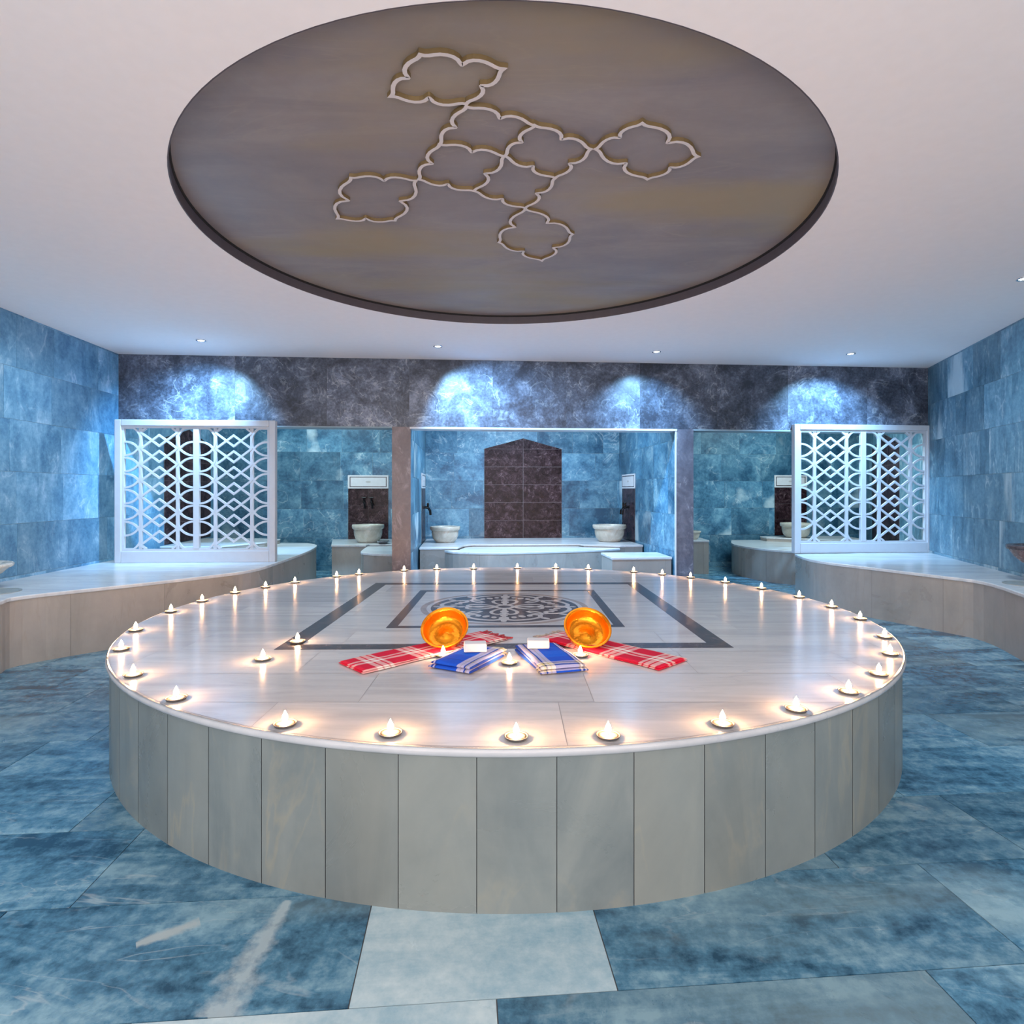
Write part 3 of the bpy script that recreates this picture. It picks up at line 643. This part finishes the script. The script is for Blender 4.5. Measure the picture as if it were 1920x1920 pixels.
# ------------------------------------------------------------------ lattice screens
def screen(label, A, B, z0, z1, rows=7):
    """A, B: foot points (x, y) of the left and right end"""
    A, B = Vector(A), Vector(B); U = (B-A).normalized(); L = (B-A).length; Nn = Vector((-U.y, U.x))
    t = thing('lattice_screen', label, 'screen', (*((A+B)/2), z0), group='white lattice screens')
    org = t.location.copy(); H = z1-z0
    f = lambda x, y, z: Vector((*(A+U*x+Nn*z), z0+y))       # x along, y up, z depth
    FW, FB = .052*L/1.6+.012, .115
    ft = .062
    bm = bmesh.new()
    for a, b in (((0, 0), (FW, H)), ((L-FW, 0), (L, H)), ((FW, 0), (L-FW, FB)), ((FW, H-ft), (L-FW, H))):
        box(bm, (a[0], a[1], -.035), (b[0], b[1], .035), f)
    obj('frame', bm, M_WHITE, t, org, bevel=.006)
    bm = bmesh.new(); i2 = .02     # thin inner bead
    x0, x1, y0, y1 = FW, L-FW, FB, H-ft
    for a, b in (((x0, y0), (x0+i2, y1)), ((x1-i2, y0), (x1, y1)), ((x0+i2, y0), (x1-i2, y0+i2)), ((x0+i2, y1-i2), (x1-i2, y1))):
        box(bm, (a[0], a[1], -.018), (b[0], b[1], .018), f)
    obj('bead', bm, M_WHITE, t, org)
    x0 += i2; x1 -= i2; y0 += i2; y1 -= i2
    mw = .058*L/1.6; xm = (x0+x1)/2
    bm = bmesh.new(); box(bm, (xm-mw/2, y0, -.022), (xm+mw/2, y1, .022), f); obj('mullion', bm, M_WHITE, t, org, bevel=.004)
    for pa, pb_ in ((x0, xm-mw/2), (xm+mw/2, x1)):
        w = pb_-pa; pitch = (y1-y0)/(rows+.55); yc0 = y0+pitch*.775
        sx = w/.71; st = .019*min(1, sx)+.002
        bm = bmesh.new(); e = [0]
        def rb(pts, wd):
            e[0] += .00012; q = []
            ribbon(bm, pts, wd, -.009-e[0], .009+e[0], f)
        def bar_at(x): box(bm, (x-.018*sx, y0, -.0085), (x+.018*sx, y1, .0085), f)
        bx0, bx1 = pa+w*.232, pb_-w*.232
        bar_at(bx0); bar_at(bx1)
        xmid = (pa+pb_)/2
        for k in range(rows):
            yc = yc0+pitch*k
            rb([(bx0, yc-pitch*.52), (xmid, yc+pitch*.34), (bx1, yc-pitch*.52)], st)
            rb([(bx0, yc+pitch*.52), (xmid, yc-pitch*.34), (bx1, yc+pitch*.52)], st)
            rr = pitch*.93; rx = w*.232*1.02
            for ex, sg in ((pa, 1), (pb_, -1)):
                arc = [(ex+sg*rx*math.sin(math.radians(a)), yc+rr*math.cos(math.radians(a))) for a in range(0, 181, 9)]
                arc = [(px_, min(max(py_, y0), y1)) for px_, py_ in arc]
                rb(arc, st*.95)
        for yy, sg in ((yc0-pitch, 1), (yc0+pitch*rows, -1)):
            s2 = -sg
            ytop = y0 if sg == 1 else y1
            for xa, dr_ in ((bx0, 1), (bx1, -1)):
                rb([(xa, ytop+sg*pitch*.26), (xa+dr_*w*.08, ytop)], st)
        obj('lattice_panel', bm, M_WHITE, t, org)
    return t
screen('white lattice screen on the left bench', unp(218, 1055, ZB), unp(518, 1053, ZB), ZB, ZB+1.43)
screen('white lattice screen on the right bench', unp(1487, 1037.5, ZB), unp(1745, 1035, ZB), ZB, ZB+1.485)

# ------------------------------------------------------------------ heated platform
PC, PR, ZP, PX = Vector((-.027, 3.645)), 1.99, .43, 1.037
plat = thing('heated_stone_platform', 'large round marble platform in the middle of the room', 'platform', (PC.x, PC.y, FZ)); po = plat.location.copy(); plat.scale = (PX, 1, 1)
bm, lay = tiled_bm()
NP = 57; r0 = PR-.014
for k in range(NP):
    a0, a1 = 2*math.pi*(k+.43)/NP, 2*math.pi*(k+1.43)/NP; g = .0012/r0
    col = (R.random(), R.random(), R.random(), 1)
    vs = []
    S = 4
    for i in range(S+1):
        a = a0+g+(a1-a0-2*g)*i/S
        vs.append((bm.verts.new((PC.x+r0*math.cos(a), PC.y+r0*math.sin(a), FZ)), bm.verts.new((PC.x+r0*math.cos(a), PC.y+r0*math.sin(a), ZP-.028))))
    for i in range(S):
        f = bm.faces.new((vs[i][0], vs[i+1][0], vs[i+1][1], vs[i][1])); f.smooth = True
        for l in f.loops: l[lay] = col
prism(bm, [(PC.x+(r0-.004)*math.cos(2*math.pi*i/114), PC.y+(r0-.004)*math.sin(2*math.pi*i/114)) for i in range(114)], FZ, ZP-.028, mi=1)
obj('drum', bm, [M_DRUM, M_GROUTD], plat, po)
# top: slab with rounded lip, laid in rows of marble
bm, lay = tiled_bm()
def in_disc_poly(poly):
    """clip a rectangle by the disc (as a 96-gon)"""
    for i in range(96):
        a = 2*math.pi*(i+.5)/96
        poly = clip(poly, math.cos(a), math.sin(a), (PR-.014)*math.cos(math.pi/96))
        if len(poly) < 3: return []
    return poly
rt = random.Random(4)
trow = [-2.0, -1.62, -1.30, -.98, -.60, -.2, .2, .6, 1.0, 1.35, 1.7, 2.02]
for r in range(len(trow)-1):
    x = -2.0-rt.uniform(0, .5)
    while x < 2.0:
        w = rt.uniform(.6, .95)
        p = in_disc_poly([(x, trow[r]), (x+w, trow[r]), (x+w, trow[r+1]), (x, trow[r+1])])
        if len(p) >= 3:
            fc = bm.faces.new([bm.verts.new((PC.x+q[0], PC.y+q[1], ZP)) for q in inset(p, .0011)])
            col = (rt.random(), rt.random(), rt.random(), 1)
            for l in fc.loops: l[lay] = col
        x += w
M_GAP = plain('fine_joint', (.27, .26, .26), .6)
lip = []
prof = [(PR-.0135, ZP-.0006), (PR-.007, ZP-.002), (PR-.002, ZP-.007), (PR, ZP-.014), (PR-.002, ZP-.022), (PR-.007, ZP-.027), (PR-.016, ZP-.0285)]
rings = [[bm.verts.new((PC.x+r*math.cos(2*math.pi*i/192), PC.y+r*math.sin(2*math.pi*i/192), z)) for i in range(192)] for r, z in prof]
for a, b in zip(rings, rings[1:]):
    for i in range(192):
        f = bm.faces.new((a[i], a[(i+1) % 192], b[(i+1) % 192], b[i])); f.smooth = True
        for l in f.loops: l[lay] = (.6, .2, .3, 1)
f = bm.faces.new(rings[0]); f.material_index = 1
f = bm.faces.new(rings[-1]); f.material_index = 1
bmesh.ops.translate(bm, verts=bm.verts, vec=-po)
me = bpy.data.meshes.new('top_slab'); bm.normal_update()
for f in bm.faces:
    if abs(f.normal.z) > .9 and f.normal.z < 0 and f.calc_center_median().z > ZP-.003: f.normal_flip()
bm.to_mesh(me); bm.free(); me.materials.append(M_MARB); me.materials.append(M_GAP)
o = bpy.data.objects.new('top_slab', me); COL.objects.link(o); o.parent = plat
# inlaid frames
zin = ZP+.0004
def frame_inlay(name, corners, w, mat, zt):
    corners = [(PC.x+(x-PC.x)/PX, y) for x, y in corners]
    bm = bmesh.new(); inn = inset(corners, w)
    for i in range(4):
        j = (i+1) % 4
        prism(bm, [corners[i], corners[j], inn[j], inn[i]], ZP-.004, zt)
    obj(name, bm, mat, plat, po)
c1 = [unp(513, 1218.5, ZP), unp(1376, 1214.5, ZP), unp(1195, 1092, ZP), unp(705, 1093, ZP)]
c2 = [unp(723, 1178, ZP), unp(1172, 1175.5, ZP), unp(1113, 1106, ZP), unp(788, 1107, ZP)]
frame_inlay('border_inlay', c1, .092, M_DARK, ZP+.0006)
frame_inlay('border_inlay', c2, .052, M_DARK, ZP+.0006)
MC = (-.045, 3.69)
def disc(name, r, zt, mat):
    bm = bmesh.new(); prism(bm, [(MC[0]+r*math.cos(2*math.pi*i/96), MC[1]+r*math.sin(2*math.pi*i/96)) for i in range(96)], ZP-.006, zt); return obj(name, bm, mat, plat, po)
disc('medallion_ring', .50, ZP+.0006, M_TAN); disc('medallion_ring', .465, ZP+.0009, M_PALE)
med = disc('medallion', .44, ZP+.0012, M_DARK)
bm = bmesh.new()
fz = lambda x, y, h: Vector((x, y, h)); ecount = [0]
def mrib(pts, w):
    ecount[0] += 1
    ribbon(bm, pts, w, ZP-.001, ZP+.0016+ecount[0]*.000004, fz)
def blob(x, y, r, s=1, a=0):
    ecount[0] += 1
    pts = []
    for i in range(16):
        t = 2*math.pi*i/16; px, py = r*math.cos(t), r*s*math.sin(t)
        pts.append((x+px*math.cos(a)-py*math.sin(a), y+px*math.sin(a)+py*math.cos(a)))
    prism(bm, pts, ZP-.001, ZP+.0016+ecount[0]*.000004)
for k in range(4):
    a = k*math.pi/2
    def T(r, off):    # polar-ish local frame: r outward, off sideways
        return (MC[0]+r*math.cos(a)-off*math.sin(a), MC[1]+r*math.sin(a)+off*math.cos(a))
    mrib([T(.05, 0), T(.14, 0), T(.24, 0), T(.33, 0)], [.02, .032, .02, .024])
    blob(*T(.15, 0), .036, .7, a); blob(*T(.26, 0), .022, 1); blob(*T(.335, 0), .04, .75, a); blob(*T(.40, 0), .028, .6, a)
    for s in (-1, 1):
        # petals of the inner rosette
        P = [T(.05+.02*0, 0), T(.09, s*.045), T(.16, s*.075), T(.215, s*.06), T(.225, s*.025), T(.20, s*.012)]
        mrib(smooth_line(P, 5), .021)
        # outer scroll: from the stem along the rim and curling in
        Q = [T(.36, 0), T(.385, s*.06), T(.36, s*.14), T(.31, s*.195), T(.255, s*.20), T(.235, s*.165), T(.26, s*.14), T(.285, s*.15)]
        mrib(smooth_line(Q, 5), .026)
        blob(*T(.285, s*.10), .028, .65, a+s*.5); blob(*T(.335, s*.225), .032, .55, a+s*.75); blob(*T(.31, s*.055), .022, .7, a)
        Q = [T(.255, s*.20), T(.215, s*.215), T(.16, s*.19), T(.13, s*.14)]
        mrib(smooth_line(Q, 5), .018)
mrib([(MC[0]+.052*math.cos(2*math.pi*i/24), MC[1]+.052*math.sin(2*math.pi*i/24)) for i in range(25)], .024)
obj('scrollwork', bm, M_PALE, med, po)

# ------------------------------------------------------------------ candles
CAND = [(240, 1184), (302, 1148), (375, 1128), (435, 1112), (498, 1102), (553, 1093), (628, 1081), (672, 1077), (756, 1070), (819, 1068), (888, 1067), (970, 1066), (1042, 1066), (1103, 1068),
        (1189, 1073), (1246, 1077), (1311, 1081), (1382, 1090), (1447, 1103), (1514, 1120), (1573, 1139), (1620, 1162), (1660, 1196), (1669, 1228), (1648, 1266), (1597, 1301), (1497, 1334),
        (1356, 1361), (1142, 1385), (968, 1385), (732, 1378), (530, 1363), (327, 1313), (250, 1268), (220, 1220), (558, 1205), (493, 1238), (831, 1231), (955, 1245), (1088, 1231)]
c0 = thing('tealight_candle', '', 'candle', (0, 0, ZP))
bm = bmesh.new(); lathe(bm, [(0, 0), (.025, 0), (.027, .001), (.0295, .0075), (.031, .008), (.0312, .0088), (.029, .0092), (.0265, .006), (.0262, .004), (0, .004)], 28); obj('cup', bm, M_ALU, c0, smooth=True)
bm = bmesh.new(); lathe(bm, [(.0258, .0045), (.0250, .0075), (.020, .0082), (.010, .0078), (0, .0078)], 24); obj('wax', bm, M_WAX, c0, smooth=True)
bm = bmesh.new(); tube(bm, [(0, 0, .0072), (.0005, 0, .012), (.001, 0, .017)], .0009, 6); obj('wick', bm, M_BLACK, c0)
bm = bmesh.new(); lathe(bm, [(0, .0125), (.0045, .0145), (.0078, .020), (.0076, .027), (.0050, .035), (.0020, .042), (0, .047)], 12); obj('flame', bm, M_FLAME, c0, smooth=True)
def cpos(px, py):
    X, Y = unp(px, py, ZP); v = Vector((X, Y))-PC
    v.x /= PX
    if v.length > PR-.055: v *= (PR-.055)/v.length
    return (PC.x+v.x*PX, PC.y+v.y, ZP+.001)
names = {35: 'lit tealight inside the rim on the near left corner of the dark border', 36: 'lit tealight inside the rim just outside the dark border at left',
         37: 'lit tealight in front of the left brass bowl', 38: 'lit tealight between the two blue towels', 39: 'lit tealight in front of the right brass bowl'}
def ordinal(i): return ['first', 'second', 'third', 'fourth', 'fifth', 'sixth', 'seventh', 'eighth', 'ninth', 'tenth', 'eleventh', 'twelfth', 'thirteenth', 'fourteenth'][i]
def cand_label(i):
    if i in names: return names[i]
    if i <= 6: return 'lit tealight, %s from the left end of the far left rim arc' % ordinal(i)
    if i <= 13: return 'lit tealight, %s from the left along the far rim before the middle alcove' % ordinal(i-7)
    if i <= 23: return 'lit tealight, %s going right along the far right rim from the block seat' % ordinal(i-14)
    if i <= 26: return 'lit tealight, %s coming nearer along the near right rim' % ordinal(i-24)
    if i <= 31: return 'lit tealight, %s from the right along the nearest rim of the platform' % ordinal(i-27)
    return 'lit tealight, %s going up the near left rim of the platform' % ordinal(i-32)
for i, (px, py) in enumerate(CAND):
    p = cpos(px, py)
    if i == 0: c0.location = p; c0['label'] = cand_label(0); c0['group'] = 'tealights on the platform'; c0.scale = (1.15, 1.15, 1)
    else: dup(c0, p, cand_label(i), 'tealights on the platform', rz=i*1.3)

# ------------------------------------------------------------------ towels, soaps, bowls
def towel(label, A, B, w, mat, layers, th, seed, fringe=None, group=None):
    """folded strip from A (near end) to B (far end)"""
    rnd = random.Random(seed); A, B = Vector(A), Vector(B); d = B-A; L = d.length; rz = math.atan2(d.y, d.x)
    t = thing('folded_towel', label, 'towel', (*((A+B)/2), ZP+.002), rz, group)
    from mathutils import noise as mn
    nx, ny = 36, 14
    bm = bmesh.new()
    for k in range(layers):
        ex = .004*k; base = th*k
        def zz(x, y, top):
            n = mn.noise(Vector((x*9+seed, y*9, k)))*.004+mn.noise(Vector((x*25, y*25+seed, k*3)))*.0016
            return base+(th*.94+n*(1 if k == layers-1 else .3) if top else 0.0006*k)
        g = {}
        for top in (0, 1):
            for i in range(nx+1):
                for j in range(ny+1):
                    x = (i/nx-.5)*(L-2*ex); y = (j/ny-.5)*(w-2*ex)+.004*math.sin(x*14+seed+k)
                    ed = min(i, nx-i, j*1.2, (ny-j)*1.2)
                    z = zz(x, y, top)
                    if ed < 1: z = base+th*(.55 if top else .3)
                    elif ed < 2 and top: z = base+(z-base)*.93
                    g[top, i, j] = bm.verts.new((x, y, z))
        for i in range(nx):
            for j in range(ny):
                bm.faces.new((g[1, i, j], g[1, i+1, j], g[1, i+1, j+1], g[1, i, j+1])); bm.faces.new((g[0, i, j], g[0, i, j+1], g[0, i+1, j+1], g[0, i+1, j]))
        for i in range(nx):
            for j in (0, ny): bm.faces.new((g[0, i, j], g[0, i+1, j], g[1, i+1, j], g[1, i, j]))
        for j in range(ny):
            for i in (0, nx): bm.faces.new((g[0, i, j], g[0, i, j+1], g[1, i, j+1], g[1, i, j]))
    obj('cloth', bm, mat, t, smooth=True)
    if fringe:
        bm = bmesh.new()
        for q in range(12):
            y = -w/2+.012+(w-.024)*q/11; l = rnd.uniform(.035, .06)
            x = L/2-.004
            tube(bm, [(x, y, th*.5), (x+l*.5, y+rnd.uniform(-.01, .01), .006), (x+l, y+rnd.uniform(-.018, .018), .004)], [.003, .0042, .0025], 6)
        obj('fringe', bm, fringe, t)
    return t
M_FR = plain('twisted_fringe', (.45, .36, .30), .9, noise=.25); M_FRR = plain('red_fringe', (.42, .05, .06), .9, noise=.3)
towel('red plaid folded towel under the left brass bowl', (-.655, 2.40), (-.09, 2.93), .205, M_RED, 2, .0065, 3, M_FRR, 'red plaid towels')
towel('red plaid folded towel under the right brass bowl', (.665, 2.44), (.20, 2.945), .215, M_RED, 2, .0065, 8, M_FR, 'red plaid towels')
towel('blue plaid folded towel, left of the two', (-.25, 2.365), (-.10, 2.65), .20, M_BLUE, 2, .016, 5, None, 'blue plaid towels')
towel('blue plaid folded towel, right of the two', (.11, 2.69), (.205, 2.335), .20, M_BLUE, 2, .016, 6, None, 'blue plaid towels')
for x, y, rz, lb in ((-.158, 2.545, .10, 'white soap bar on the left blue towel'), (.115, 2.60, -.02, 'white soap bar on the right blue towel')):
    bm = bmesh.new(); box(bm, (-.048, -.03, 0), (.048, .03, .036))
    o = obj('soap_bar', bm, M_SOAP, bevel=.005); o.location = (x, y, ZP+.002+.034); o.rotation_euler = (0, 0, rz); tag(o, lb, 'soap', 'white soap bars')
def bowl(label, x, y, rz):
    t = thing('brass_bowl', label, 'bowl', (x, y, ZP+.048), group='orange brass bath bowls')
    bm = bmesh.new()
    lathe(bm, [(0, 0), (.062, 0), (.074, .004), (.088, .014), (.095, .030), (.0995, .052), (.101, .061), (.1075, .064), (.1085, .066), (.1075, .068), (.099, .0655), (.0965, .052), (.091, .030), (.084, .016), (.072, .0105), (.066, .0085), (.030, .0085), (.026, .012), (.014, .0135), (.010, .017), (0, .018)], 64)
    o = obj('body', bm, M_GOLD, t, smooth=True)
    bm = bmesh.new()
    for i in range(64): pass
    n = 64
    pts = [(.1085*math.cos(2*math.pi*i/n), .1085*math.sin(2*math.pi*i/n), .066) for i in range(n+1)]
    tube(bm, pts, .0022, 6); obj('rim', bm, M_GOLD, t, smooth=True)
    t.rotation_euler = (math.radians(42), 0, rz)
    return t
bowl('brass bowl tilted forward on the left red towel', -.305, 2.765, math.radians(-6))
bowl('brass bowl tilted forward on the right red towel', .342, 2.765, math.radians(7))

# ------------------------------------------------------------------ downlights
LAB = ['recessed ceiling downlight nearest the left wall', 'recessed ceiling downlight above the left pier', 'recessed ceiling downlight above the right pier', 'recessed ceiling downlight above the right lattice screen', 'recessed ceiling downlight at the right picture edge by the right wall']
d0 = None
for i, (x, y) in enumerate([s[0] for s in SPOTS]+[(3.49, 4.04)]):
    p = (x, y, CEIL)
    if d0 is None:
        d0 = thing('downlight', LAB[0], 'downlight', p, group='recessed ceiling downlights')
        bm = bmesh.new(); lathe(bm, [(.030, -.001), (.044, -.001), (.046, -.004), (.044, -.007), (.034, -.008), (.030, -.004), (.030, -.001)], 32); obj('trim_ring', bm, M_CHROME, d0, smooth=True)
        bm = bmesh.new(); lathe(bm, [(0, -.003), (.030, -.003), (.030, -.0015), (0, -.0015)], 24); obj('lens', bm, M_LENS, d0)
    else: dup(d0, p, LAB[i])

for o in list(SC.objects):
    if o.parent is None: o.location.z += LIFT
